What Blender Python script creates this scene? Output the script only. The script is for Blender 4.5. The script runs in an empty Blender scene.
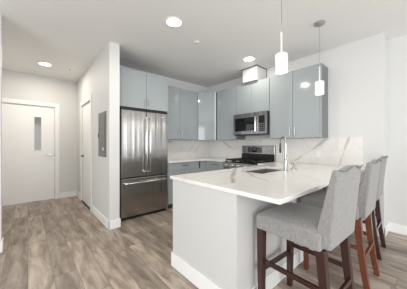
import bpy, bmesh, math, random
from mathutils import Vector, Matrix
random.seed(7)
C = bpy.context.scene.collection
S = bpy.context.scene
PI = math.pi

# ------------------------------------------------------------------ camera
cam_d = bpy.data.cameras.new('camera')
cam = bpy.data.objects.new('camera', cam_d); C.objects.link(cam)
cam_d.sensor_fit = 'HORIZONTAL'; cam_d.sensor_width = 36.0
cam_d.lens = 199.9 / 407 * 36.0
cam.location = (0, 0, 1.25)
cam.rotation_euler = (PI / 2, 0, -0.721)
cam_d.clip_start = 0.02
S.camera = cam

# ------------------------------------------------------------------ world, view
w = bpy.data.worlds.new('world'); S.world = w; w.use_nodes = True
w.node_tree.nodes['Background'].inputs[0].default_value = (0.82, 0.9, 1.0, 1)
w.node_tree.nodes['Background'].inputs[1].default_value = 1.2
S.view_settings.view_transform = 'Standard'
S.view_settings.look = 'None'
S.view_settings.gamma = 1
S.view_settings.use_curve_mapping = False
S.view_settings.exposure = 0.3
S.cycles.use_denoising = True
S.cycles.max_bounces = 10
S.cycles.diffuse_bounces = 6
S.cycles.sample_clamp_indirect = 6

def area(name, loc, rot, sx, sy, power, col):
    d = bpy.data.lights.new(name, 'AREA'); d.shape = 'RECTANGLE'; d.size = sx; d.size_y = sy
    d.energy = power; d.color = col
    o = bpy.data.objects.new(name, d); C.objects.link(o); o.location = loc; o.rotation_euler = rot
    return o
# daylight entering through the windows of the living room (rear and left wall)
area('daylight_rear', (1.2, -3.38, 1.35), (PI / 2, 0, 0), 4.4, 2.1, 80, (0.99, 1.0, 0.985))
area('daylight_left', (-2.88, -0.4, 1.35), (PI / 2, 0, -PI / 2), 4.4, 2.1, 94, (0.99, 1.0, 0.985))
def spot(name, loc, power, col=(1, .92, .80)):
    d = bpy.data.lights.new(name, 'AREA'); d.shape = 'DISK'; d.size = 0.13; d.energy = power; d.color = col
    o = bpy.data.objects.new(name, d); C.objects.link(o); o.location = loc
    return o
LAMPS = [(0.242, 4.789), (1.356, 2.095), (2.94, 2.125)]
HC = 2.763

# ------------------------------------------------------------------ materials
def mat(name, col=(.8, .8, .8), rough=.5, metal=0, coat=0, spec=None, emit=None, estr=0):
    m = bpy.data.materials.new(name); m.use_nodes = True
    b = m.node_tree.nodes['Principled BSDF']
    b.inputs['Base Color'].default_value = (*col, 1)
    b.inputs['Roughness'].default_value = rough
    b.inputs['Metallic'].default_value = metal
    b.inputs['Coat Weight'].default_value = coat
    b.inputs['Coat Roughness'].default_value = .03
    if spec is not None: b.inputs['Specular IOR Level'].default_value = spec
    if emit: b.inputs['Emission Color'].default_value = (*emit, 1); b.inputs['Emission Strength'].default_value = estr
    return m
class N:
    def __init__(s, m): s.m = m; s.t = m.node_tree; s.b = s.t.nodes['Principled BSDF']
    def add(s, typ, **kw):
        n = s.t.nodes.new(typ)
        for k, v in kw.items():
            if k.startswith('i_'):
                key = k[2:]; key = int(key) if key.isdigit() else key.replace('_', ' ')
                n.inputs[key].default_value = v
            else: setattr(n, k, v)
        return n
    def ln(s, a, b): s.t.links.new(a, b)
    def math(s, op, a, b=None, c=None, clamp=False):
        n = s.t.nodes.new('ShaderNodeMath'); n.operation = op; n.use_clamp = clamp
        for i, x in enumerate((a, b, c)):
            if x is None: continue
            if isinstance(x, (int, float)): n.inputs[i].default_value = x
            else: s.ln(x, n.inputs[i])
        return n.outputs[0]
    def vm(s, op, a, b=None, out=0):
        n = s.t.nodes.new('ShaderNodeVectorMath'); n.operation = op
        for i, x in enumerate((a, b)):
            if x is None: continue
            if isinstance(x, (tuple, Vector)): n.inputs[i].default_value = tuple(x)
            else: s.ln(x, n.inputs[i])
        return n.outputs[out]
    def mix(s, fac, a, b, mode='MIX'):
        n = s.t.nodes.new('ShaderNodeMix'); n.data_type = 'RGBA'; n.blend_type = mode
        for sock, x in ((n.inputs[0], fac), (n.inputs[6], a), (n.inputs[7], b)):
            if isinstance(x, (int, float)): sock.default_value = x
            elif isinstance(x, tuple): sock.default_value = (*x, 1)
            else: s.ln(x, sock)
        return n.outputs[2]
    def noise(s, vec, scale, detail=4, rough=.5, dist=0):
        n = s.add('ShaderNodeTexNoise'); n.inputs['Scale'].default_value = scale; n.inputs['Detail'].default_value = detail
        n.inputs['Roughness'].default_value = rough; n.inputs['Distortion'].default_value = dist
        s.ln(vec, n.inputs['Vector']); return n
    def bump(s, h, strength, dist=.01):
        n = s.add('ShaderNodeBump'); n.inputs['Strength'].default_value = strength; n.inputs['Distance'].default_value = dist
        s.ln(h, n.inputs['Height']); s.ln(n.outputs[0], s.b.inputs['Normal'])

def paint(name, col, rough=.6, bump=.08):
    m = mat(name, col, rough); n = N(m)
    g = n.add('ShaderNodeNewGeometry')
    t = n.noise(g.outputs['Position'], 90, 3)
    n.bump(t.outputs['Fac'], bump, .002)
    return m
M = {}
M['wall'] = paint('wall_paint', (.67, .67, .665))
M['ceil'] = paint('ceiling_paint', (.80, .80, .795), .8)
M['white'] = paint('white_trim_paint', (.84, .84, .83), .4, .02)
M['doorw'] = paint('white_door_paint', (.86, .86, .86), .4, .02)
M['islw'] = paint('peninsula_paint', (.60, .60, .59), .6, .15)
M['cab'] = mat('grey_blue_gloss', (.33, .368, .385), .09, 0, .6)
M['cabin'] = mat('cabinet_carcass', (.16, .18, .19), .4)
M['cablight'] = mat('pale_filler', (.62, .66, .66), .3)
M['chrome'] = mat('chrome', (.75, .75, .75), .12, 1)
M['nickel'] = mat('nickel', (.5, .5, .5), .33, 1)
M['sink'] = mat('satin_steel', (.30, .28, .26), .45, .8)
M['fauc'] = mat('faucet_metal', (.5, .5, .5), .2, 1)
M['darkmet'] = mat('dark_metal', (.05, .05, .055), .35, .6)
M['black'] = mat('black_plastic', (.012, .012, .013), .35)
M['iron'] = mat('cast_iron', (.015, .015, .016), .5)
M['blkglass'] = mat('black_glass', (.01, .01, .012), .05)
M['grey'] = mat('grey_paint', (.18, .175, .172), .45)
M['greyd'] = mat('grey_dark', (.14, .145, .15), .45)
M['plastic'] = mat('white_plastic', (.8, .8, .78), .35)
M['gap'] = mat('shadow_gap_strip', (.12, .12, .12), .7)
M['litglass'] = mat('lite_glass', (.22, .22, .22), .08, 0, .3)
M['lamp'] = mat('lamp_diffuser', (.9, .88, .85), .4, emit=(1, .93, .82), estr=7)
M['shade'] = mat('pendant_glass', (.7, .69, .66), .3, emit=(1, .93, .84), estr=.28)
M['display'] = mat('display', (.01, .01, .01), .1)
M['digits'] = mat('display_digits', (.1, .2, .2), .4, emit=(.6, .9, 1), estr=.7)

def steel():
    m = mat('brushed_steel', (.40, .39, .38), .26, 1); n = N(m)
    g = n.add('ShaderNodeNewGeometry')
    v = n.vm('MULTIPLY', g.outputs['Position'], (160, 160, 1.5))
    t = n.noise(v, 1.0, 2)
    r = n.math('MULTIPLY_ADD', t.outputs['Fac'], .03, .2)
    n.ln(r, n.b.inputs['Roughness'])
    big = n.noise(n.vm('MULTIPLY', g.outputs['Position'], (7, 7, .12)), 1.6, 2)
    n.bump(big.outputs['Fac'], .4, .03)
    n.b.inputs['Anisotropic'].default_value = .6
    return m
M['steel'] = steel()

def floor_mat():
    m = mat('vinyl_planks', (.4, .36, .32), .38); n = N(m)
    g = n.add('ShaderNodeNewGeometry'); P = g.outputs['Position']
    sp = n.add('ShaderNodeSeparateXYZ'); n.ln(P, sp.inputs[0])
    W, L = .185, 1.22
    row = n.math('FLOOR', n.math('DIVIDE', sp.outputs[0], W))
    wr = n.add('ShaderNodeTexWhiteNoise', noise_dimensions='1D'); n.ln(row, wr.inputs['W'])
    yo = n.math('ADD', n.math('DIVIDE', sp.outputs[1], L), n.math('MULTIPLY', wr.outputs['Value'], 7.3))
    col = n.math('FLOOR', yo)
    cb = n.add('ShaderNodeCombineXYZ'); n.ln(row, cb.inputs[0]); n.ln(col, cb.inputs[1])
    wn = n.add('ShaderNodeTexWhiteNoise', noise_dimensions='3D'); n.ln(cb.outputs[0], wn.inputs['Vector'])
    # plank seams
    fx = n.math('FRACT', n.math('DIVIDE', sp.outputs[0], W)); fy = n.math('FRACT', yo)
    ex = n.math('MULTIPLY', n.math('MINIMUM', fx, n.math('SUBTRACT', 1, fx)), W)
    ey = n.math('MULTIPLY', n.math('MINIMUM', fy, n.math('SUBTRACT', 1, fy)), L)
    e = n.math('MINIMUM', ex, ey)
    seam = n.math('SUBTRACT', 1, n.math('DIVIDE', e, .005, clamp=True), clamp=True)
    off = n.vm('SCALE', wn.outputs['Color']); off.node.inputs[3].default_value = 20
    q = n.vm('ADD', n.vm('MULTIPLY', P, (8, 1.5, 1)), off)
    g1 = n.noise(q, 1.5, 6, .62, .7)
    g2 = n.noise(n.vm('ADD', n.vm('MULTIPLY', P, (60, 2.5, 1)), off), 2.2, 4, .6, .4)
    g3 = n.noise(n.vm('ADD', n.vm('MULTIPLY', P, (5, 1.6, 1)), off), 1.0, 2, .5, .6)
    cr = n.add('ShaderNodeValToRGB'); n.ln(g1.outputs['Fac'], cr.inputs[0])
    els = cr.color_ramp.elements
    els[0].position = .34; els[0].color = (.12, .088, .068, 1)
    els[1].position = .66; els[1].color = (.50, .43, .37, 1)
    x = els.new(.5); x.color = (.30, .25, .208, 1)
    c = n.mix(n.math('MULTIPLY', g2.outputs['Fac'], .4), cr.outputs[0], (.25, .205, .17))
    tone = n.math('MULTIPLY_ADD', wn.outputs['Value'], .62, .74)
    c = n.mix(1.0, c, (1, 1, 1), 'MULTIPLY')
    hsv = n.add('ShaderNodeHueSaturation'); n.ln(c, hsv.inputs['Color']); n.ln(tone, hsv.inputs['Value'])
    hsv.inputs['Saturation'].default_value = 1.2
    c = n.mix(n.math('MULTIPLY', n.math('POWER', g3.outputs['Fac'], 3), .8, clamp=True), hsv.outputs[0], (.46, .41, .365))
    c = n.mix(n.math('MULTIPLY', seam, .65), c, (.07, .055, .045))
    n.ln(c, n.b.inputs['Base Color'])
    n.ln(n.math('MULTIPLY_ADD', g2.outputs['Fac'], .2, .3), n.b.inputs['Roughness'])
    n.bump(n.math('SUBTRACT', n.math('MULTIPLY', g2.outputs['Fac'], .3), seam), .35, .002)
    return m
M['floor'] = floor_mat()

def marble(name, segs, vein_w=.008, base=(.80, .775, .745), warp=.10, seed=0, soft=.5, rough=.12):
    m = mat(name, base, rough, 0, .2); n = N(m)
    g = n.add('ShaderNodeNewGeometry'); P = g.outputs['Position']
    P = n.vm('ADD', P, (seed, seed * .7, 0)) if seed else P
    wn = n.noise(P, 3.2, 5, .6)
    off = n.vm('SUBTRACT', wn.outputs['Color'], (.5, .5, .5))
    sc = n.vm('SCALE', off); sc.node.inputs[3].default_value = warp
    Q = n.vm('ADD', P, sc)
    total = None
    for a, b, wd, k in segs:
        a = Vector(a) + Vector((seed, seed * .7, 0)); b = Vector(b) + Vector((seed, seed * .7, 0)); ba = b - a
        pa = n.vm('SUBTRACT', Q, a)
        h = n.math('DIVIDE', n.vm('DOT_PRODUCT', pa, ba, out=1), ba.dot(ba), clamp=True)
        s = n.vm('SCALE', ba); n.ln(h, s.node.inputs[3])
        d = n.vm('LENGTH', n.vm('SUBTRACT', pa, s), out=1)
        v = n.math('MULTIPLY', n.math('SUBTRACT', 1, n.math('DIVIDE', d, wd, clamp=True)), k)
        total = v if total is None else n.math('MAXIMUM', total, v)
    # faint background veins
    nz = n.noise(n.vm('ADD', P, (3.1, 1.7, 5.2)), 1.5, 7, .62, 1.0)
    fv = n.math('ABSOLUTE', n.math('SUBTRACT', nz.outputs['Fac'], .5))
    fv = n.math('MULTIPLY', n.math('SUBTRACT', 1, n.math('DIVIDE', fv, .022, clamp=True)), soft)
    cloud = n.noise(P, 1.7, 3)
    fv = n.math('MULTIPLY', fv, n.math('MULTIPLY_ADD', cloud.outputs['Fac'], 2.2, -.6, clamp=True))
    fv = n.math('MAXIMUM', fv, total) if total is not None else fv
    c = n.mix(n.math('MULTIPLY', cloud.outputs['Fac'], .35), base, tuple(x * .86 for x in base))
    c = n.mix(fv, c, (.34, .285, .24))
    n.ln(c, n.b.inputs['Base Color'])
    return m
X = 3.604
M['splash_r'] = marble('marble_right', [
    ((X, 1.66, .96), (X, 1.32, 1.15), .026, .9), ((X, 1.32, 1.15), (X, 1.20, 1.25), .032, .95), ((X, 1.20, 1.25), (X, 1.08, 1.37), .036, .9),
    ((X, 1.22, 1.23), (X, 1.24, 1.40), .016, .5),
    ((X, .93, .92), (X, .87, 1.17), .028, .8), ((X, .87, 1.17), (X, .80, 1.40), .03, .8),
    ((X, 3.35, 1.32), (X, 3.0, 1.12), .03, .8), ((X, 3.0, 1.4), (X, 2.75, 1.1), .014, .5), ((X, 3.75, 1.4), (X, 3.5, 1.0), .02, .6),
    ((X, 3.3, 1.38), (X, 2.3, 1.33), .03, .6)], soft=.25, warp=.09, base=(.80, .78, .755))
M['splash_b'] = marble('marble_back', [
    ((2.1, 3.92, 1.38), (2.45, 3.92, 1.30), .04, .8), ((3.25, 3.92, 1.36), (2.9, 3.92, 1.02), .02, .6),
    ((3.45, 3.92, 1.38), (3.15, 3.92, 1.05), .02, .55)], soft=.25, warp=.09, base=(.80, .78, .755))
Z_ = .925
M['top'] = marble('marble_top', [
    ((2.60, 2.10, Z_), (1.95, 1.62, Z_), .03, 1.0), ((1.95, 1.62, Z_), (1.59, 1.35, Z_), .04, 1.0),
    ((1.59, 1.35, Z_), (1.31, 1.12, Z_), .032, .95), ((2.10, 1.60, Z_), (1.72, 1.18, Z_), .024, .85), ((1.72, 1.18, Z_), (1.60, .95, Z_), .02, .7),
    ((1.95, 1.62, Z_), (1.60, 1.60, Z_), .02, .7), ((2.75, 1.2, Z_), (3.5, .7, Z_), .018, .5)], base=(.83, .82, .805), soft=.3, rough=.17, warp=.085)

def fabric():
    m = mat('grey_linen', (.50, .485, .47), .9); n = N(m)
    tc = n.add('ShaderNodeTexCoord'); P = tc.outputs['Object']
    a = n.noise(n.vm('MULTIPLY', P, (320, 320, 60)), 1, 2)
    b = n.noise(n.vm('MULTIPLY', P, (60, 60, 320)), 1, 2)
    f = n.math('MULTIPLY_ADD', a.outputs['Fac'], .5, n.math('MULTIPLY', b.outputs['Fac'], .5))
    f = n.math('ADD', n.math('MULTIPLY', f, .55), n.math('MULTIPLY', n.noise(n.vm('MULTIPLY', P, (70, 70, 28)), 1, 4, .7).outputs['Fac'], .45))
    f = n.math('MULTIPLY_ADD', f, 2.2, -.6, clamp=True)
    c = n.mix(f, (.17, .165, .163), (.38, .37, .362))
    n.ln(c, n.b.inputs['Base Color']); n.bump(f, .5, .003)
    n.b.inputs['Sheen Weight'].default_value = .25
    return m
M['fabric'] = fabric()
M['piping'] = mat('grey_piping', (.22, .215, .21), .9)
def wood(name, a, b):
    m = mat(name, a, .3, 0, .3); n = N(m)
    tc = n.add('ShaderNodeTexCoord')
    t = n.noise(n.vm('MULTIPLY', tc.outputs['Object'], (40, 40, 4)), 1.5, 4)
    n.ln(n.mix(t.outputs['Fac'], a, b), n.b.inputs['Base Color'])
    return m
M['mahog'] = wood('dark_mahogany', (.014, .005, .004), (.058, .015, .012))
M['orange'] = wood('sunlit_wood_tint', (.09, .02, .006), (.20, .047, .014))  # orange tint puts sunlight into the colour of the middle stool's wood

# ------------------------------------------------------------------ mesh helpers
def box(bm, x0, x1, y0, y1, z0, z1):
    r = bmesh.ops.create_cube(bm, size=1)
    for v in r['verts']:
        v.co = Vector(((x0 + x1) / 2 + v.co.x * (x1 - x0), (y0 + y1) / 2 + v.co.y * (y1 - y0), (z0 + z1) / 2 + v.co.z * (z1 - z0)))
    return r['verts']
def cyl(bm, p0, p1, r0, r1=None, seg=16):
    r1 = r0 if r1 is None else r1
    p0 = Vector(p0); p1 = Vector(p1); d = p1 - p0
    mt = Matrix.Translation((p0 + p1) / 2) @ d.to_track_quat('Z', 'Y').to_matrix().to_4x4()
    return bmesh.ops.create_cone(bm, cap_ends=True, segments=seg, radius1=r0, radius2=r1, depth=d.length, matrix=mt)['verts']
def tube(bm, pts, r, seg=10, closed=False):
    pts = [Vector(p) for p in pts]; rings = []; n = len(pts)
    up = None
    for i, p in enumerate(pts):
        rr = r[i] if isinstance(r, (list, tuple)) else r
        a = pts[i - 1] if (i > 0 or closed) else p; b = pts[(i + 1) % n] if (i < n - 1 or closed) else p
        t = (b - a).normalized()
        if up is None: up = Vector((0, 0, 1)) if abs(t.z) < .9 else Vector((1, 0, 0))
        s = t.cross(up).normalized(); up = s.cross(t).normalized()
        rings.append([bm.verts.new(p + (s * math.cos(k * 2 * PI / seg) + up * math.sin(k * 2 * PI / seg)) * rr) for k in range(seg)])
    m = n if closed else n - 1
    for i in range(m):
        A, B = rings[i], rings[(i + 1) % n]
        for k in range(seg): bm.faces.new((A[k], A[(k + 1) % seg], B[(k + 1) % seg], B[k]))
    if not closed: bm.faces.new(rings[0][::-1]); bm.faces.new(rings[-1])
def lathe(bm, prof, cx, cy, seg=32):
    rings = [[bm.verts.new((cx + r * math.cos(k * 2 * PI / seg), cy + r * math.sin(k * 2 * PI / seg), z)) for k in range(seg)] for r, z in prof]
    for A, B in zip(rings, rings[1:]):
        for k in range(seg): bm.faces.new((A[k], A[(k + 1) % seg], B[(k + 1) % seg], B[k]))
    bm.faces.new(rings[0][::-1]); bm.faces.new(rings[-1])
def prism(bm, pts, z0, z1):
    lo = [bm.verts.new((x, y, z0)) for x, y in pts]; hi = [bm.verts.new((x, y, z1)) for x, y in pts]
    bm.faces.new(lo[::-1]); bm.faces.new(hi)
    for i in range(len(pts)):
        j = (i + 1) % len(pts); bm.faces.new((lo[i], lo[j], hi[j], hi[i]))
def obj(name, bm, m, parent=None, bevel=0, smooth=False, loc=None, sharp=True):
    """bm is in world coordinates; origin goes to loc or, for a part, to the thing's own origin."""
    bmesh.ops.recalc_face_normals(bm, faces=bm.faces)
    base = Vector((0, 0, 0))
    if parent is not None:
        q = parent
        while q is not None: base += q.location; q = q.parent
    l = Vector(loc) if loc is not None else Vector((0, 0, 0))
    if parent is not None: l = Vector((0, 0, 0))
    bmesh.ops.translate(bm, verts=bm.verts, vec=-(base + l))
    me = bpy.data.meshes.new(name); bm.to_mesh(me); bm.free()
    if smooth:
        for p in me.polygons: p.use_smooth = True
        if sharp: me.set_sharp_from_angle(angle=math.radians(40))
    me.materials.append(m if not isinstance(m, str) else M[m])
    o = bpy.data.objects.new(name, me); C.objects.link(o)
    if parent is not None: o.parent = parent
    else: o.location = l
    if bevel:
        b = o.modifiers.new('bevel', 'BEVEL'); b.width = bevel; b.segments = 2; b.limit_method = 'ANGLE'; b.angle_limit = math.radians(40)
    return o
def bx(name, dims, m, parent=None, bevel=0, loc=None):
    bm = bmesh.new(); box(bm, *dims); return obj(name, bm, m, parent, bevel, loc=loc)
def tag(o, label, cat, group=None):
    o['label'] = label; o['category'] = cat
    if group: o['group'] = group
    return o
def thing(name, label, cat, loc, group=None):
    o = bpy.data.objects.new(name, None); C.objects.link(o); o.location = loc; o.empty_display_size = .1
    return tag(o, label, cat, group)
def struct(name, boxes, m, bevel=0):
    bm = bmesh.new()
    for b in boxes: box(bm, *b)
    o = obj(name, bm, m, bevel=bevel); o['kind'] = 'structure'; return o

# ------------------------------------------------------------------ room shell
struct('floor', [(-3.1, 4.05, -3.6, 5.85, -.1, 0)], 'floor')
struct('ceiling', [(-3.1, 4.05, -3.6, 5.85, HC, HC + .1)], 'ceil')
# hall end wall with the entry door opening (x -.46..0.465, to z 2.10)
D0, D1, DH = -.46, .465, 2.10
struct('wall_hall_end', [(-.72, D0, 5.68, 5.8, 0, HC), (D1, 1.044, 5.68, 5.8, 0, HC), (D0, D1, 5.68, 5.8, DH, HC)], 'wall')
struct('wall_hall_left', [(-.72, -.62, 3.41, 5.68, 0, HC)], 'wall')
struct('wall_left_return', [(-3.0, -.234, 3.29, 3.41, 0, HC)], 'wall')
# hall right wall with closet door opening, ends beside the refrigerator
E0, E1, EH = 4.25, 5.11, 2.10
struct('wall_hall_right', [(.899, 1.044, 3.115, E0, 0, HC), (.899, 1.044, E1, 5.68, 0, HC), (.899, 1.044, E0, E1, EH, HC)], 'wall')
struct('wall_kitchen_back', [(1.044, 3.7, 3.92, 4.04, 0, HC)], 'wall')
struct('wall_kitchen_right', [(3.604, 4.04, .417, 3.92, 0, HC)], 'wall')
struct('wall_living_right', [(3.914, 4.04, -3.5, .417, 0, HC)], 'wall')
# rear and left walls of the living room behind the camera, with window openings
struct('wall_rear', [(-3.1, -1.1, -3.6, -3.5, 0, HC), (3.5, 4.04, -3.6, -3.5, 0, HC), (-1.1, 3.5, -3.6, -3.5, 0, .3), (-1.1, 3.5, -3.6, -3.5, 2.4, HC)], 'wall')
struct('wall_left', [(-3.1, -3.0, -3.5, -2.7, 0, HC), (-3.1, -3.0, 1.9, 3.41, 0, HC), (-3.1, -3.0, -2.7, 1.9, 0, .3), (-3.1, -3.0, -2.7, 1.9, 2.4, HC)], 'wall')
struct('window_1', [(-1.1, 3.5, -3.58, -3.52, .3, .36), (-1.1, 3.5, -3.58, -3.52, 2.34, 2.4), (-1.1, -1.04, -3.58, -3.52, .3, 2.4), (3.44, 3.5, -3.58, -3.52, .3, 2.4), (1.17, 1.23, -3.58, -3.52, .3, 2.4)], 'white')
struct('window_2', [(-3.08, -3.02, -2.7, 1.9, .3, .36), (-3.08, -3.02, -2.7, 1.9, 2.34, 2.4), (-3.08, -3.02, -2.7, -2.64, .3, 2.4), (-3.08, -3.02, 1.84, 1.9, .3, 2.4), (-3.08, -3.02, -.43, -.37, .3, 2.4)], 'white')

BH, BT = .13, .014
def base(name, boxes): return struct(name, boxes, 'white', .004)
base('baseboard_hall_end', [(.555, .899, 5.68 - BT, 5.68, 0, BH)])
base('baseboard_hall_right', [(.899 - BT, .899, 3.115 - BT, 4.16, 0, BH), (.899 - BT, 1.05, 3.115 - BT, 3.115, 0, BH), (.899 - BT, .899, 5.20, 5.68 - BT, 0, BH), (1.044, 1.044 + BT, 3.115 - BT, 3.28, 0, BH)])
base('baseboard_left_return', [(-3.0, -.234, 3.29 - BT, 3.29, 0, BH), (-.234, -.234 + BT, 3.29 - BT, 3.41, 0, BH)])
base('baseboard_living_right', [(3.914 - BT, 3.914, -3.5, .417, 0, BH), (3.604 - BT, 3.914 - BT, .417 - BT, .417, 0, BH), (3.604 - BT, 3.604, .417 - BT, .87, 0, BH)])

# entry door
def casing_y(name, x0, x1, h, y, t=.018, wd=.085):
    return struct(name, [(x0 - wd, x0, y - t, y, 0, h + wd), (x1, x1 + wd, y - t, y, 0, h + wd), (x0, x1, y - t, y, h, h + wd)], 'white', .004)
casing_y('trim_1', D0, D1, DH, 5.68)
bm = bmesh.new()
lx0, lx1, lz0, lz1 = .108, .222, 1.12, 1.85
y0, y1 = 5.70, 5.745
for b in ((D0 + .004, lx0, y0, y1, .012, DH - .004), (lx1, D1 - .004, y0, y1, .012, DH - .004), (lx0, lx1, y0, y1, .012, lz0), (lx0, lx1, y0, y1, lz1, DH - .004)): box(bm, *b)
bmesh.ops.remove_doubles(bm, verts=bm.verts, dist=1e-5)
door = obj('door_1', bm, 'doorw'); door['kind'] = 'structure'
pane = bx('window_pane', (lx0, lx1, 5.715, 5.73, lz0, lz1), 'litglass', door)
bm = bmesh.new()
for b in ((lx0 - .012, lx0, 5.694, 5.70, lz0 - .012, lz1 + .012), (lx1, lx1 + .012, 5.694, 5.70, lz0 - .012, lz1 + .012), (lx0, lx1, 5.694, 5.70, lz0 - .012, lz0), (lx0, lx1, 5.694, 5.70, lz1, lz1 + .012)): box(bm, *b)
obj('glazing_bead', bm, 'white', door)
bm = bmesh.new(); cyl(bm, (.385, 5.70, 1.02), (.385, 5.69, 1.02), .028, seg=20); cyl(bm, (.385, 5.69, 1.02), (.385, 5.655, 1.02), .010)
cyl(bm, (.392, 5.655, 1.02), (.28, 5.655, 1.02), .009)
h = obj('door_handle', bm, 'nickel', door, smooth=True); h['label'] = 'brushed nickel lever handle'
bx('strike_plate', (D1 - .006, D1 - .001, 5.683, 5.698, .98, 1.06), 'darkmet', door)
bx('hinge', (D0 + .001, D0 + .012, 5.692, 5.70, .98, 1.08), 'darkmet', door)

# closet door in the hall right wall
struct('trim_2', [(.881, .899, E0 - .085, E0, 0, EH + .085), (.881, .899, E1, E1 + .085, 0, EH + .085), (.881, .899, E0, E1, EH, EH + .085)], 'white', .004)
door2 = bx('door_2', (.915, .955, E0 + .004, E1 - .004, .012, EH - .004), 'doorw'); door2['kind'] = 'structure'
bm = bmesh.new(); cyl(bm, (.915, 5.03, 1.0), (.905, 5.03, 1.0), .028, seg=20); cyl(bm, (.905, 5.03, 1.0), (.868, 5.03, 1.0), .010); cyl(bm, (.868, 5.037, 1.0), (.868, 4.93, 1.0), .009)
obj('door_handle', bm, 'darkmet', door2, smooth=True)
struct('trim_3', [(.884, 1.0, E0, E1, 0, .011)], 'darkmet')

# ------------------------------------------------------------------ handles
def bar_handle(parent, p0, p1, out, r=.0065, m='nickel', name='handle'):
    p0 = Vector(p0); p1 = Vector(p1); out = Vector(out)
    bm = bmesh.new(); d = (p1 - p0).normalized()
    cyl(bm, p0 + out, p1 + out, r, seg=10)
    for q in (p0 + d * .015, p1 - d * .015): cyl(bm, q, q + out, r * .8, seg=8)
    return obj(name, bm, m, parent, smooth=True)

# ------------------------------------------------------------------ refrigerator
fr = thing('refrigerator', 'stainless steel french door refrigerator with bottom freezer drawer', 'refrigerator', (1.56, 3.6, 0))
FX0, FX1, FY = 1.128, 1.99, 3.29
bx('body', (FX0 + .004, FX1 - .004, FY + .075, 3.88, .03, 1.83), 'darkmet', fr)
bx('toe_grille', (FX0 + .02, FX1 - .02, FY + .05, FY + .08, 0, .045), 'black', fr)
mid = (FX0 + FX1) / 2 + .01
dl = bx('left_door', (FX0, mid - .003, FY, FY + .07, .70, 1.825), 'steel', fr, .012)
dr = bx('right_door', (mid + .003, FX1, FY, FY + .07, .70, 1.825), 'steel', fr, .012)
dz = bx('freezer_drawer', (FX0, FX1, FY, FY + .07, .05, .685), 'steel', fr, .012)
def flat_handle(parent, a, b, out, wd):
    bm = bmesh.new(); a = Vector(a); b = Vector(b)
    pts = [a, a + out * .9, a + out + (b - a) * .04, b + out - (b - a) * .04, b + out * .9, b]
    tube(bm, pts, wd, 8); return obj('handle', bm, 'chrome', parent, smooth=True)
out = Vector((0, -.055, 0))
flat_handle(dl, (mid - .038, FY, .78), (mid - .038, FY, 1.70), out, .014)
flat_handle(dr, (mid + .038, FY, .78), (mid + .038, FY, 1.70), out, .014)
flat_handle(dz, (FX0 + .06, FY, .61), (FX1 - .07, FY, .61), out, .014)
bx('hinge_cover', (FX0 + .005, FX1 - .005, FY + .01, FY + .16, 1.83, 1.858), 'black', fr)
bx('badge', (FX1 - .14, FX1 - .09, FY - .002, FY, 1.745, 1.758), 'chrome', dr)

# ------------------------------------------------------------------ upper cabinets
ZB, ZT = 1.36, 2.475
def upper_y(label, x0, x1, yf, yb, z0, z1, splits, handles, left_fill=0):
    """cabinet facing -Y; splits: list of door x ranges; handles: (door index, x, z0, z1)"""
    t = thing('wall_cabinet', label, 'cabinet', ((x0 + x1) / 2, (yf + yb) / 2, z0))
    bx('body', (x0, x1, yf + .02, yb, z0, z1), 'cabin', t)
    doors = [bx('door', (a + .0025, b - .0025, yf, yf + .0185, z0, z1 - .001), 'cab', t, .0015) for a, b in splits]
    for k, x, a, b in handles: bar_handle(doors[k], (x, yf, a), (x, yf, b), (0, -.028, 0))
    return t
fc = upper_y('tall grey-blue two-door cabinet above the refrigerator', 1.06, 2.005, 3.30, 3.92, 1.872, 2.50, [(1.128, 1.565), (1.565, 2.003)], [(0, 1.535, 1.92, 2.04), (1, 1.60, 1.92, 2.04)])
bx('filler_strip', (1.06, 1.126, 3.30, 3.3185, 1.872, 2.50), 'cab', fc)
tp = tag(bx('side_panel', (1.992, 2.008, 3.318, 3.92, 0, 1.870), 'cab', loc=(2.0, 3.6, 0)), 'narrow grey-blue panel standing at the right side of the refrigerator', 'panel')
upper_y('grey-blue two-door wall cabinet on the back wall right of the refrigerator', 2.010, 2.99, 3.60, 3.92, ZB, ZT, [(2.012, 2.485), (2.485, 2.99)], [(0, 2.45, 1.40, 1.54), (1, 2.52, 1.40, 1.54)])
# diagonal corner cabinet
t = thing('corner_wall_cabinet', 'glossy grey-blue diagonal wall cabinet in the kitchen corner', 'cabinet', (3.35, 3.67, ZB))
A = Vector((2.992, 3.60, 0)); B = Vector((3.30, 3.312, 0)); dv = (B - A).normalized(); nv = Vector((-dv.y, dv.x, 0)) * -1
if nv.dot(Vector((-1, -1, 0))) < 0: nv = -nv
bm = bmesh.new(); ins = -nv * .02
prism(bm, [((A + ins).x + .004, 3.918), ((A + ins).x + .004, (A + ins).y), ((B + ins).x, (B + ins).y + .004), (3.602, (B + ins).y + .004), (3.602, 3.918)], ZB, ZT)
obj('body', bm, 'cab', t)
def diag(name, s0, s1, m, z0=ZB, z1=ZT - .002):
    bm = bmesh.new(); p = A + dv * s0; q = A + dv * s1
    prism(bm, [(p.x, p.y), (q.x, q.y), ((q + ins * .9).x, (q + ins * .9).y), ((p + ins * .9).x, (p + ins * .9).y)], z0, z1)
    return obj(name, bm, m, t)
Ld = (B - A).length
dd = diag('door', .006, Ld - .035, 'cab'); diag('filler_strip', Ld - .033, Ld - .004, 'cablight')
hp = A + dv * (Ld - .075)
bar_handle(dd, (hp.x, hp.y, 1.40), (hp.x, hp.y, 1.54), nv * .028)

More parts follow.
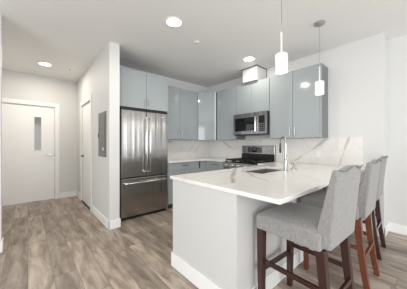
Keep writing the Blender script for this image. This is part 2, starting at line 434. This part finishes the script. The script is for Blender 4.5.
def upper_x(label, y0, y1, xf, z0, z1, splits, handles, body='cabin'):
    t = thing('wall_cabinet', label, 'cabinet', (3.45, (y0 + y1) / 2, z0))
    bx('body', (xf + .02, 3.602, y0, y1, z0, z1), body, t)
    doors = [bx('door', (xf, xf + .0185, a + .0025, b - .0025, z0, z1 - .001), 'cab', t, .0015) for a, b in splits]
    for k, y, a, b in handles: bar_handle(doors[k], (xf, y, a), (xf, y, b), (-.028, 0, 0))
    return t
upper_x('grey-blue single-door wall cabinet left of the microwave', 2.705, 3.30, 3.30, ZB, ZT, [(2.705, 3.28)], [(0, 2.75, 1.40, 1.54)])
upper_x('short grey-blue cabinet directly above the microwave', 1.942, 2.702, 3.30, 1.862, ZT, [(1.942, 2.322), (2.322, 2.702)], [])
ur = upper_x('large grey-blue two-door wall cabinet right of the microwave', 1.085, 1.939, 3.30, ZB, ZT, [(1.103, 1.515), (1.515, 1.937)], [(1, 1.555, 1.40, 1.54), (0, 1.475, 1.40, 1.54)])
bx('end_panel', (3.30, 3.32, 1.085, 1.101, ZB, ZT), 'cab', ur)

# duct box above the microwave cabinet
t = thing('vent_duct_box', 'white boxed vent duct with dark edges on top of the cabinets', 'duct', (3.43, 2.35, ZT + .002))
bx('box', (3.262, 3.6, 2.18, 2.52, ZT + .002, HC - .002), 'wall', t)
bm = bmesh.new()
for b in ((3.254, 3.262, 2.172, 2.52, HC - .018, HC - .002), (3.254, 3.262, 2.18, 2.52, ZT + .002, ZT + .014), (3.254, 3.6, 2.172, 2.18, HC - .018, HC - .002), (3.59, 3.6, 2.172, 2.18, ZT + .002, HC - .018), (3.254, 3.262, 2.512, 2.52, ZT + .014, HC - .018)): box(bm, *b)
obj('edge_trim', bm, 'gap', t)

# ------------------------------------------------------------------ microwave
t = thing('microwave', 'stainless steel over-the-range microwave with black glass door', 'microwave', (3.4, 2.32, 1.44))
MY0, MY1, MX, MZ0, MZ1 = 1.945, 2.70, 3.20, 1.44, 1.858
bx('body', (MX + .03, 3.602, MY0, MY1, MZ0, MZ1), 'darkmet', t)
bm = bmesh.new()
yw0, yw1, zw0, zw1 = 2.19, 2.665, MZ0 + .075, MZ1 - .085
for b in ((MX, MX + .03, 2.12, yw0, MZ0 + .012, MZ1 - .045), (MX, MX + .03, yw1, MY1, MZ0 + .012, MZ1 - .045), (MX, MX + .03, yw0, yw1, MZ0 + .012, zw0), (MX, MX + .03, yw0, yw1, zw1, MZ1 - .045)): box(bm, *b)
bmesh.ops.remove_doubles(bm, verts=bm.verts, dist=1e-5)
md = obj('door', bm, 'steel', t)
bx('window', (MX + .002, MX + .026, yw0, yw1, zw0, zw1), 'blkglass', md)
bm = bmesh.new(); tube(bm, [(MX, 2.150, MZ0 + .05), (MX - .035, 2.150, MZ0 + .055), (MX - .035, 2.150, MZ1 - .085), (MX, 2.150, MZ1 - .08)], .011, 8)
obj('handle', bm, 'chrome', md, smooth=True)
bx('vent_grille', (MX, MX + .03, MY0, MY1, MZ1 - .043, MZ1), 'steel', t)
cp = bx('control_panel', (MX, MX + .03, MY0, 2.118, MZ0 + .012, MZ1 - .045), 'steel', t)
bx('keypad', (MX - .002, MX, 1.975, 2.10, MZ0 + .05, MZ1 - .075), 'blkglass', cp)
bm = bmesh.new()
for i in range(4):
    for j in range(3): box(bm, MX - .004, MX - .002, 1.985 + j * .038, 2.010 + j * .038, MZ0 + .065 + i * .038, MZ0 + .09 + i * .038)
obj('button_grid', bm, 'greyd', cp)
bx('bottom_vent', (MX + .005, 3.6, MY0 + .01, MY1 - .01, MZ0 - .006, MZ0), 'black', t)

# ------------------------------------------------------------------ backsplash
o = tag(bx('backsplash', (3.590, 3.603, .64, 3.904, .925, 1.3595), 'splash_r', loc=(3.6, 2.2, .925)), 'veined marble backsplash slab on the right wall behind faucet and range', 'backsplash')
o = tag(bx('backsplash', (2.010, 3.589, 3.906, 3.919, .925, 1.3595), 'splash_b', loc=(2.8, 3.91, .925)), 'veined marble backsplash slab on the back wall beside the refrigerator', 'backsplash')
def outlet(y, z, label):
    t = thing('wall_outlet', label, 'outlet', (3.588, y, z))
    bx('cover_plate', (3.584, 3.5895, y - .036, y + .036, z - .058, z + .058), 'plastic', t, .002)
    for dz_ in (-.022, .022): bx('socket', (3.582, 3.584, y - .014, y + .014, z + dz_ - .014, z + dz_ + .014), 'white', t)
outlet(1.23, 1.10, 'white double wall outlet on the marble behind the faucet')

# ------------------------------------------------------------------ base cabinets
def base_y(label, x0, x1, yf, yb, handle=True):
    t = thing('base_cabinet', label, 'cabinet', ((x0 + x1) / 2, (yf + yb) / 2, 0))
    bx('body', (x0, x1, yf + .02, yb, .10, .893), 'cab', t)
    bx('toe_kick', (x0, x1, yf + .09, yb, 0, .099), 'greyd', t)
    d = bx('drawer', (x0 + .002, x1 - .002, yf, yf + .0185, .74, .885), 'cab', t, .0015)
    xm = (x0 + x1) / 2
    bar_handle(d, (xm - .06, yf, .83), (xm + .09, yf, .83), (0, -.028, 0), .006, 'darkmet')
    for a, b in ((x0 + .002, xm - .001), (xm + .001, x1 - .002)):
        e = bx('door', (a, b, yf, yf + .0185, .102, .735), 'cab', t, .0015)
        hx = b - .04 if a == x0 + .002 else a + .04
        bar_handle(e, (hx, yf, .57), (hx, yf, .70), (0, -.028, 0))
base_y('grey-blue base cabinet with one drawer beside the refrigerator', 2.012, 2.78, 3.31, 3.90)
t = thing('corner_base_cabinet', 'grey-blue base cabinet filling the corner under the marble counter', 'cabinet', (3.2, 3.55, 0))
bm = bmesh.new(); prism(bm, [(2.784, 3.90), (2.784, 3.32), (2.985, 3.32), (2.985, 3.26), (3.588, 3.26), (3.588, 3.90)], .10, .893); obj('body', bm, 'cab', t)
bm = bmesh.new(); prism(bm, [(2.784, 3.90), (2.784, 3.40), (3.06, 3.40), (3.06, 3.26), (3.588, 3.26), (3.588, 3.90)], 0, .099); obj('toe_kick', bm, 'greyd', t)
bx('dark_gap_strip', (2.79, 2.815, 3.312, 3.32, .74, .885), 'darkmet', t)  # dark strip marking the vertical gap between drawer and corner
t = thing('base_cabinet', 'grey-blue base cabinet with a drawer left of the range', 'cabinet', (3.3, 3.0, 0))
bx('body', (3.0, 3.588, 2.735, 3.258, .10, .893), 'cab', t)
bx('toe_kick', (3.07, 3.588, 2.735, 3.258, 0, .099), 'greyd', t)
d = bx('drawer', (2.98, 2.9985, 2.737, 3.256, .74, .885), 'cab', t, .0015)
bar_handle(d, (2.98, 2.92, .83), (2.98, 3.10, .83), (-.028, 0, 0), .006, 'darkmet')
e = bx('door', (2.98, 2.9985, 2.737, 3.256, .102, .735), 'cab', t, .0015)
bar_handle(e, (2.98, 2.78, .57), (2.98, 2.78, .70), (-.028, 0, 0))

bm = bmesh.new()
prism(bm, [(2.010, 3.905), (2.010, 3.28), (2.96, 3.28), (2.96, 2.735), (3.589, 2.735), (3.589, 3.905)], .895, .925)
o = tag(obj('countertop', bm, 'top', bevel=.003, loc=(3.0, 3.5, .895)), 'white marble corner countertop between refrigerator and range', 'countertop')

# ------------------------------------------------------------------ range
t = thing('gas_range', 'stainless steel gas range with black cast iron grates', 'range', (3.25, 2.34, 0))
RY0, RY1, RX = 1.962, 2.731, 2.92
bx('body', (RX + .03, 3.585, RY0, RY1, .05, .90), 'darkmet', t)
bx('kick_plate', (RX + .08, 3.585, RY0 + .01, RY1 - .01, 0, .05), 'black', t)
od = bx('oven_door', (RX, RX + .03, RY0, RY1, .20, .79), 'steel', t, .004)
bx('oven_window', (RX - .003, RX, RY0 + .12, RY1 - .12, .34, .62), 'blkglass', od)
bar_handle(od, (RX, RY0 + .05, .74), (RX, RY1 - .05, .74), (-.05, 0, 0), .011)
bx('warming_drawer', (RX, RX + .03, RY0, RY1, .055, .195), 'steel', t, .004)
cp = bx('control_panel', (RX - .01, RX + .03, RY0, RY1, .80, .905), 'steel', t, .006)
for i in range(5):
    y = RY0 + .09 + i * .147
    bm = bmesh.new(); cyl(bm, (RX - .01, y, .852), (RX - .04, y, .852), .022, .018, 20); cyl(bm, (RX - .01, y, .852), (RX - .016, y, .852), .027, seg=20)
    obj('knob', bm, 'chrome', cp, smooth=True)
ct = bx('cooktop', (RX + .03, 3.585, RY0, RY1, .9005, .915), 'blkglass', t)
for k in range(3):
    a = RY0 + .02 + k * .244; b = a + .238
    bm = bmesh.new()
    for x in (RX + .05, RX + .29, RX + .53): box(bm, x, x + .014, a, b, .942, .962)
    for y in (a, (a + b) / 2 - .007, b - .014): box(bm, RX + .05, RX + .544, y, y + .014, .942, .962)
    for x in (RX + .05, RX + .53):
        for y in (a, b - .014): box(bm, x, x + .014, y, y + .014, .915, .942)
    obj('grate', bm, 'iron', ct)
for x, y in ((RX + .17, RY0 + .14), (RX + .41, RY0 + .14), (RX + .29, RY0 + .383), (RX + .17, RY0 + .63), (RX + .41, RY0 + .63)):
    bm = bmesh.new(); cyl(bm, (x, y, .915), (x, y, .935), .045, .04, 24); obj('burner', bm, 'iron', ct, smooth=True)
bg = bx('backguard', (3.52, 3.585, RY0, RY1, .9155, 1.225), 'steel', t, .008)
bx('vent_strip', (3.512, 3.52, RY0, RY1, .93, 1.06), 'black', bg)
dp = bx('display', (3.514, 3.52, 2.24, 2.57, 1.09, 1.19), 'display', bg)
bx('clock_window', (3.512, 3.514, 2.365, 2.445, 1.135, 1.165), 'greyd', dp)
for j in (0, 1, 2, 6, 7, 8):
    for i in range(2): bx('touch_key', (3.512, 3.514, 2.26 + j * .034, 2.28 + j * .034, 1.105 + i * .04, 1.125 + i * .04), 'grey', dp)

# ------------------------------------------------------------------ peninsula
PX, PY0, PY1 = 1.125, .92, 1.76
t = thing('peninsula_base', 'white painted peninsula half wall with tall white baseboard', 'peninsula', (2.3, 1.33, 0))
bm = bmesh.new(); zc = .69
box(bm, PX, 3.588, PY0, PY1, 0, zc)
for b in ((PX, 1.94, PY0, PY1, zc, .893), (2.66, 3.588, PY0, PY1, zc, .893), (1.94, 2.66, PY0, 1.225, zc, .893), (1.94, 2.66, 1.615, PY1, zc, .893)): box(bm, *b)
bmesh.ops.remove_doubles(bm, verts=bm.verts, dist=1e-5)
obj('body', bm, 'islw', t)
bm = bmesh.new()
box(bm, PX - BT, PX, PY0 - BT, PY1 + BT, 0, .14); box(bm, PX, 3.588, PY0 - BT, PY0, 0, .14)
obj('baseboard', bm, 'white', t, .003)
bm = bmesh.new()
# countertop with sink cut-out, running to the right wall and up to the range
SX0, SX1, SY0, SY1 = 1.96, 2.64, 1.24, 1.60
xs = [1.11, SX0, SX1, 2.95, 3.589]; ys = [.584, SY0, SY1, 1.79, 1.955]
vs = {}
def V(i, j, z):
    k = (i, j, z)
    if k not in vs: vs[k] = bm.verts.new((xs[i], ys[j], z))
    return vs[k]
cells = [(i, j) for i in range(4) for j in range(4) if not (j == 3 and i < 3) and not (i == 1 and j == 1)]
cs = set(cells)
for i, j in cells:
    bm.faces.new([V(a, b, .925) for a, b in ((i, j), (i + 1, j), (i + 1, j + 1), (i, j + 1))])
    bm.faces.new([V(a, b, .895) for a, b in ((i, j + 1), (i + 1, j + 1), (i + 1, j), (i, j))])
    for (di, dj), (p, q) in {(-1, 0): ((i, j), (i, j + 1)), (1, 0): ((i + 1, j), (i + 1, j + 1)), (0, -1): ((i, j), (i + 1, j)), (0, 1): ((i, j + 1), (i + 1, j + 1))}.items():
        if (i + di, j + dj) not in cs: bm.faces.new([V(*p, .895), V(*q, .895), V(*q, .925), V(*p, .925)])
tag(obj('countertop', bm, 'top', bevel=.003, loc=(2.3, 1.2, .895)), 'large white marble peninsula countertop with grey veins', 'countertop')
# filler base below the counter stub beside the range
tag(bx('base_cabinet', (2.985, 3.588, 1.762, 1.955, 0, .893), 'cab', loc=(3.3, 1.86, 0)), 'narrow grey-blue cabinet between peninsula and range', 'cabinet')

# sink
t = thing('kitchen_sink', 'undermount stainless steel sink in the peninsula counter', 'sink', (2.28, 1.42, .70))
bm = bmesh.new(); e = .006
box(bm, SX0 - .005, SX1 + .005, SY0 - .005, SY1 + .005, .70, .706)
for b in ((SX0 - .006, SX0, SY0 - .006, SY1 + .006, .70, .8945), (SX1, SX1 + .006, SY0 - .006, SY1 + .006, .70, .8945), (SX0, SX1, SY0 - .006, SY0, .70, .8945), (SX0, SX1, SY1, SY1 + .006, .70, .8945)): box(bm, *b)
obj('basin', bm, 'sink', t)
bm = bmesh.new(); lathe(bm, [(.045, .706), (.045, .709), (.03, .709), (.028, .7075)], 2.28, 1.43, 24); obj('drain', bm, 'chrome', t, smooth=True)

# faucet
fx, fy = 2.40, 1.19
t = thing('faucet', 'tall chrome gooseneck kitchen faucet behind the sink', 'faucet', (fx, fy, .925))
bm = bmesh.new(); lathe(bm, [(.029, .925), (.029, .932), (.022, .938), (.021, 1.06), (.015, 1.075)], fx, fy, 24); obj('base', bm, 'fauc', t, smooth=True)
du = Vector((.62, .78, 0)); R_ = .075
pts = [(fx, fy, 1.06), (fx, fy, 1.16), (fx, fy, 1.27)]
for k in range(1, 13):
    a = PI * k / 12; pts.append((fx + du.x * R_ * (1 - math.cos(a)), fy + du.y * R_ * (1 - math.cos(a)), 1.27 + R_ * math.sin(a)))
bm = bmesh.new(); tube(bm, pts, [.014, .0135, .012] + [.0105] * 12, 12); obj('neck', bm, 'fauc', t, smooth=True)
ex, ey = fx + du.x * 2 * R_, fy + du.y * 2 * R_
bm = bmesh.new(); lathe(bm, [(.012, 1.14), (.014, 1.15), (.012, 1.22), (.0105, 1.272)], ex, ey, 20); obj('spray_head', bm, 'darkmet', t, smooth=True)
bm = bmesh.new(); cyl(bm, (fx + .02, fy, 1.015), (fx + .036, fy, 1.018), .010); tube(bm, [(fx + .034, fy, 1.02), (fx + .042, fy, 1.04), (fx + .044, fy, 1.075)], [.006, .005, .004], 8); obj('lever', bm, 'chrome', t, smooth=True)
t = thing('soap_dispenser', 'small chrome soap dispenser right of the faucet', 'soap dispenser', (2.63, 1.19, .925))
bm = bmesh.new(); lathe(bm, [(.045, .925), (.045, .930), (.02, .934), (.018, .96), (.009, .965), (.009, .99), (.015, .992), (.015, 1.003)], 2.63, 1.19, 20); obj('pump', bm, 'nickel', t, smooth=True)
bm = bmesh.new(); tube(bm, [(2.63, 1.19, .995), (2.66, 1.23, .998), (2.675, 1.25, .988)], .006, 8); obj('spout', bm, 'nickel', t, smooth=True)

# ------------------------------------------------------------------ electrical panel
t = thing('electrical_panel', 'grey metal electrical panel on the hall wall near the refrigerator', 'electrical panel', (.897, 3.47, 1.41))
bx('box', (.888, .898, 3.262, 3.685, 1.055, 1.765), 'grey', t, .003)
pd = bx('door', (.880, .8875, 3.30, 3.65, 1.10, 1.72), 'grey', t, .002)
bx('latch', (.872, .880, 3.62, 3.64, 1.36, 1.43), 'black', pd)
bx('viewing_slot', (.8785, .880, 3.56, 3.60, 1.45, 1.66), 'greyd', pd)
bx('label_card', (.8785, .880, 3.34, 3.40, 1.16, 1.20), 'plastic', pd)

# ------------------------------------------------------------------ ceiling fittings
labs = ['round recessed ceiling light over the hall by the entry door', 'largest round recessed ceiling light, nearest in front of the refrigerator', 'round recessed ceiling light beside the boxed vent duct']
for (x, y), lb, pw in zip(LAMPS, labs, (13, 11, 7)):
    t = thing('recessed_light', lb, 'ceiling light', (x, y, HC), 'recessed ceiling lights')
    bm = bmesh.new()
    rings = []
    prof = [(.088, HC - .0008), (.088, HC - .006), (.112, HC - .004), (.114, HC - .0008)]
    seg = 32
    rings = [[bm.verts.new((x + r * math.cos(k * 2 * PI / seg), y + r * math.sin(k * 2 * PI / seg), z)) for k in range(seg)] for r, z in prof]
    for i in range(4):
        P_, Q_ = rings[i], rings[(i + 1) % 4]
        for k in range(seg): bm.faces.new((P_[k], P_[(k + 1) % seg], Q_[(k + 1) % seg], Q_[k]))
    obj('trim_ring', bm, 'white', t, smooth=True)
    bm = bmesh.new(); cyl(bm, (x, y, HC - .001), (x, y, HC - .004), .0875, seg=32); obj('diffuser', bm, 'lamp', t)
    spot('recessed_lamp', (x, y, HC - .012), pw)
for (x, y, r, nm, lb, ct_) in ((1.876, 2.28, .045, 'fire_sprinkler', 'small white sprinkler cover plate on the ceiling before the cabinets', 'sprinkler'), (.635, 4.775, .05, 'fire_sprinkler', 'small white sprinkler cover plate on the hall ceiling', 'sprinkler')):
    t = thing(nm, lb, ct_, (x, y, HC))
    bm = bmesh.new(); lathe(bm, [(r, HC - .001), (r, HC - .006), (r * .9, HC - .009), (r * .5, HC - .010)], x, y, 24); obj('cover_plate', bm, 'white', t, smooth=True)
    bm = bmesh.new(); cyl(bm, (x, y, HC - .010), (x, y, HC - .022), r * .4, r * .3, 16); obj('head', bm, 'nickel', t, smooth=True)

def pendant(x, y, label):
    t = thing('pendant_light', label, 'pendant light', (x, y, HC), 'pendant lights over the peninsula')
    bm = bmesh.new(); lathe(bm, [(.062, HC - .001), (.062, HC - .018), (.045, HC - .026), (.012, HC - .030)], x, y); obj('canopy', bm, 'nickel', t, smooth=True)
    bm = bmesh.new(); cyl(bm, (x, y, HC - .028), (x, y, 2.22), .0035, seg=8); obj('cord', bm, 'nickel', t, smooth=True)
    bm = bmesh.new(); cyl(bm, (x, y, 2.22), (x, y, 2.033), .0075, seg=12); obj('stem', bm, 'plastic', t, smooth=True)
    bm = bmesh.new(); lathe(bm, [(.047, 1.876), (.051, 1.882), (.051, 2.026), (.047, 2.032), (.012, 2.034)], x, y); obj('shade', bm, 'shade', t, smooth=True)
    d = bpy.data.lights.new('pendant_lamp', 'POINT'); d.energy = 2; d.color = (1, .88, .75); d.shadow_soft_size = .05
    o = bpy.data.objects.new('pendant_lamp', d); C.objects.link(o); o.location = (x, y, 1.82)
pendant(1.652, .856, 'white glass cylinder pendant light, the nearer and larger one')
pendant(2.728, .916, 'white glass cylinder pendant light, the farther one hanging before the cabinets')

# ------------------------------------------------------------------ bar stools
def make_stool(label, wood_m):
    t = thing('bar_stool', label, 'bar stool', (0, 0, 0), 'upholstered bar stools at the peninsula')
    HW = .245
    # seat cushion: a crowned block with a skirt
    nx, ny = 12, 12
    bm = bmesh.new(); top = {}; bot = {}
    for i in range(nx + 1):
        for j in range(ny + 1):
            u = i / nx * 2 - 1; v = j / ny * 2 - 1
            crown = .022 * (1 - abs(u) ** 4) * (1 - abs(v) ** 4)
            rr = .012 * (max(abs(u), abs(v)) > .99)
            x = u * HW * (1.0); y = -.20 + (v + 1) / 2 * .455
            top[i, j] = bm.verts.new((x, y, .735 + crown - rr)); bot[i, j] = bm.verts.new((x, y, .615 + .012 * (1 - abs(u) ** 2)))
    for i in range(nx):
        for j in range(ny):
            bm.faces.new((top[i, j], top[i + 1, j], top[i + 1, j + 1], top[i, j + 1]))
            bm.faces.new((bot[i, j + 1], bot[i + 1, j + 1], bot[i + 1, j], bot[i, j]))
    for i in range(nx):
        for j in (0, ny): bm.faces.new((bot[i, j], bot[i + 1, j], top[i + 1, j], top[i, j]))
    for j in range(ny):
        for i in (0, nx): bm.faces.new((bot[i, j], bot[i, j + 1], top[i, j + 1], top[i, j]))
    seat = obj('seat', bm, 'fabric', t, .012, smooth=True)
    # wedge-shaped back with a camel top
    def topz(s):
        a = abs(s)
        hump = .5 + .5 * math.cos(PI * min(a / .62, 1))
        ear = max(0, (a - .72) / .28)
        return 1.096 + .024 * hump + .012 * ear ** 1.2
    def rear(z, s): 
        k = max((z - .6) / .5, 0); return -.244 - .043 * k ** 1.2 - .012 * (1 - s * s) * k
    def front(z, s):
        k = (z - .6) / .5; return -.136 - .114 * k - .012 * (1 - s * s) * k * 0
    nx, nz = 20, 12
    bm = bmesh.new(); F = {}; Rr = {}
    for i in range(nx + 1):
        s = i / nx * 2 - 1; zt = topz(s); zb = .632
        for j in range(nz + 1):
            z = zb + (zt - zb) * j / nz
            F[i, j] = bm.verts.new((s * (HW - .027), front(z, s), z)); Rr[i, j] = bm.verts.new((s * (HW - .027), rear(z, s), z))
    for i in range(nx):
        for j in range(nz):
            bm.faces.new((F[i, j], F[i, j + 1], F[i + 1, j + 1], F[i + 1, j])); bm.faces.new((Rr[i, j], Rr[i + 1, j], Rr[i + 1, j + 1], Rr[i, j + 1]))
        for j in (0, nz): bm.faces.new((F[i, j], F[i + 1, j], Rr[i + 1, j], Rr[i, j]))
    for j in range(nz):
        for i in (0, nx): bm.faces.new((F[i, j], F[i, j + 1], Rr[i, j + 1], Rr[i, j]))
    back = obj('backrest', bm, 'fabric', t, .010, smooth=True)
    pts = []
    for i in range(0, nx + 1):
        s = i / nx * 2 - 1; z = topz(s) - .001; pts.append((s * (HW - .028), rear(z, s) - .002, z))
    bm = bmesh.new(); tube(bm, pts, .0045, 6); obj('piping', bm, 'piping', back, smooth=True)
    # legs
    def sq(pts, ws):
        bm = bmesh.new(); rings = []
        for (x, y, z), wv in zip(pts, ws):
            rings.append([bm.verts.new((x + a * wv / 2, y + b * wv / 2, z)) for a, b in ((-1, -1), (1, -1), (1, 1), (-1, 1))])
        for A_, B_ in zip(rings, rings[1:]):
            for k in range(4): bm.faces.new((A_[k], A_[(k + 1) % 4], B_[(k + 1) % 4], B_[k]))
        bm.faces.new(rings[0]); bm.faces.new(rings[-1]); return bm
    for s in (-1, 1):
        obj('leg', sq([(s * .212, .225, .62), (s * .21, .227, .3), (s * .207, .228, 0)], [.052, .046, .038]), wood_m, t, .003)
        rp = []; rw = []
        for k in range(9):
            q = k / 8; rp.append((s * .198, -.188 - .022 * math.sin(q * PI * .5) - .05 * q ** 2.2, .62 * (1 - q))); rw.append(.052 - .012 * q)
        obj('leg', sq(rp, rw), wood_m, t, .003)
        obj('stretcher', (lambda b_: (box(b_, s * .203 - .011, s * .203 + .011, -.20, .212, .355, .385), b_)[1])(bmesh.new()), wood_m, t, .002)
    obj('stretcher', (lambda b_: (box(b_, -.187, .187, .217, .239, .285, .318), b_)[1])(bmesh.new()), wood_m, t, .002)
    obj('stretcher', (lambda b_: (box(b_, -.185, .185, -.238, -.218, .285, .315), b_)[1])(bmesh.new()), wood_m, t, .002)
    return t
def copy_tree(o, parent=None, wood_m=None):
    c = o.copy(); C.objects.link(c)
    if parent is not None: c.parent = parent
    if wood_m and o.name.split('.')[0] in ('leg', 'stretcher'):
        c.data = o.data.copy(); c.data.materials[0] = wood_m
    for ch in list(o.children): copy_tree(ch, c, wood_m)
    return c
s1 = make_stool('nearest light grey upholstered bar stool with dark mahogany legs', M['mahog'])
s2 = copy_tree(s1, wood_m=M['orange']); s2['label'] = 'middle light grey upholstered bar stool with wooden legs tinted orange as if sunlit'
s3 = copy_tree(s1); s3['label'] = 'farthest light grey upholstered bar stool, beside the right wall, with dark legs'
s1.location = (1.534, .613, 0); s1.rotation_euler = (0, 0, math.radians(-3))
s2.location = (2.31, .600, 0); s2.rotation_euler = (0, 0, math.radians(0))
s3.location = (3.07, .635, 0); s3.rotation_euler = (0, 0, math.radians(1))
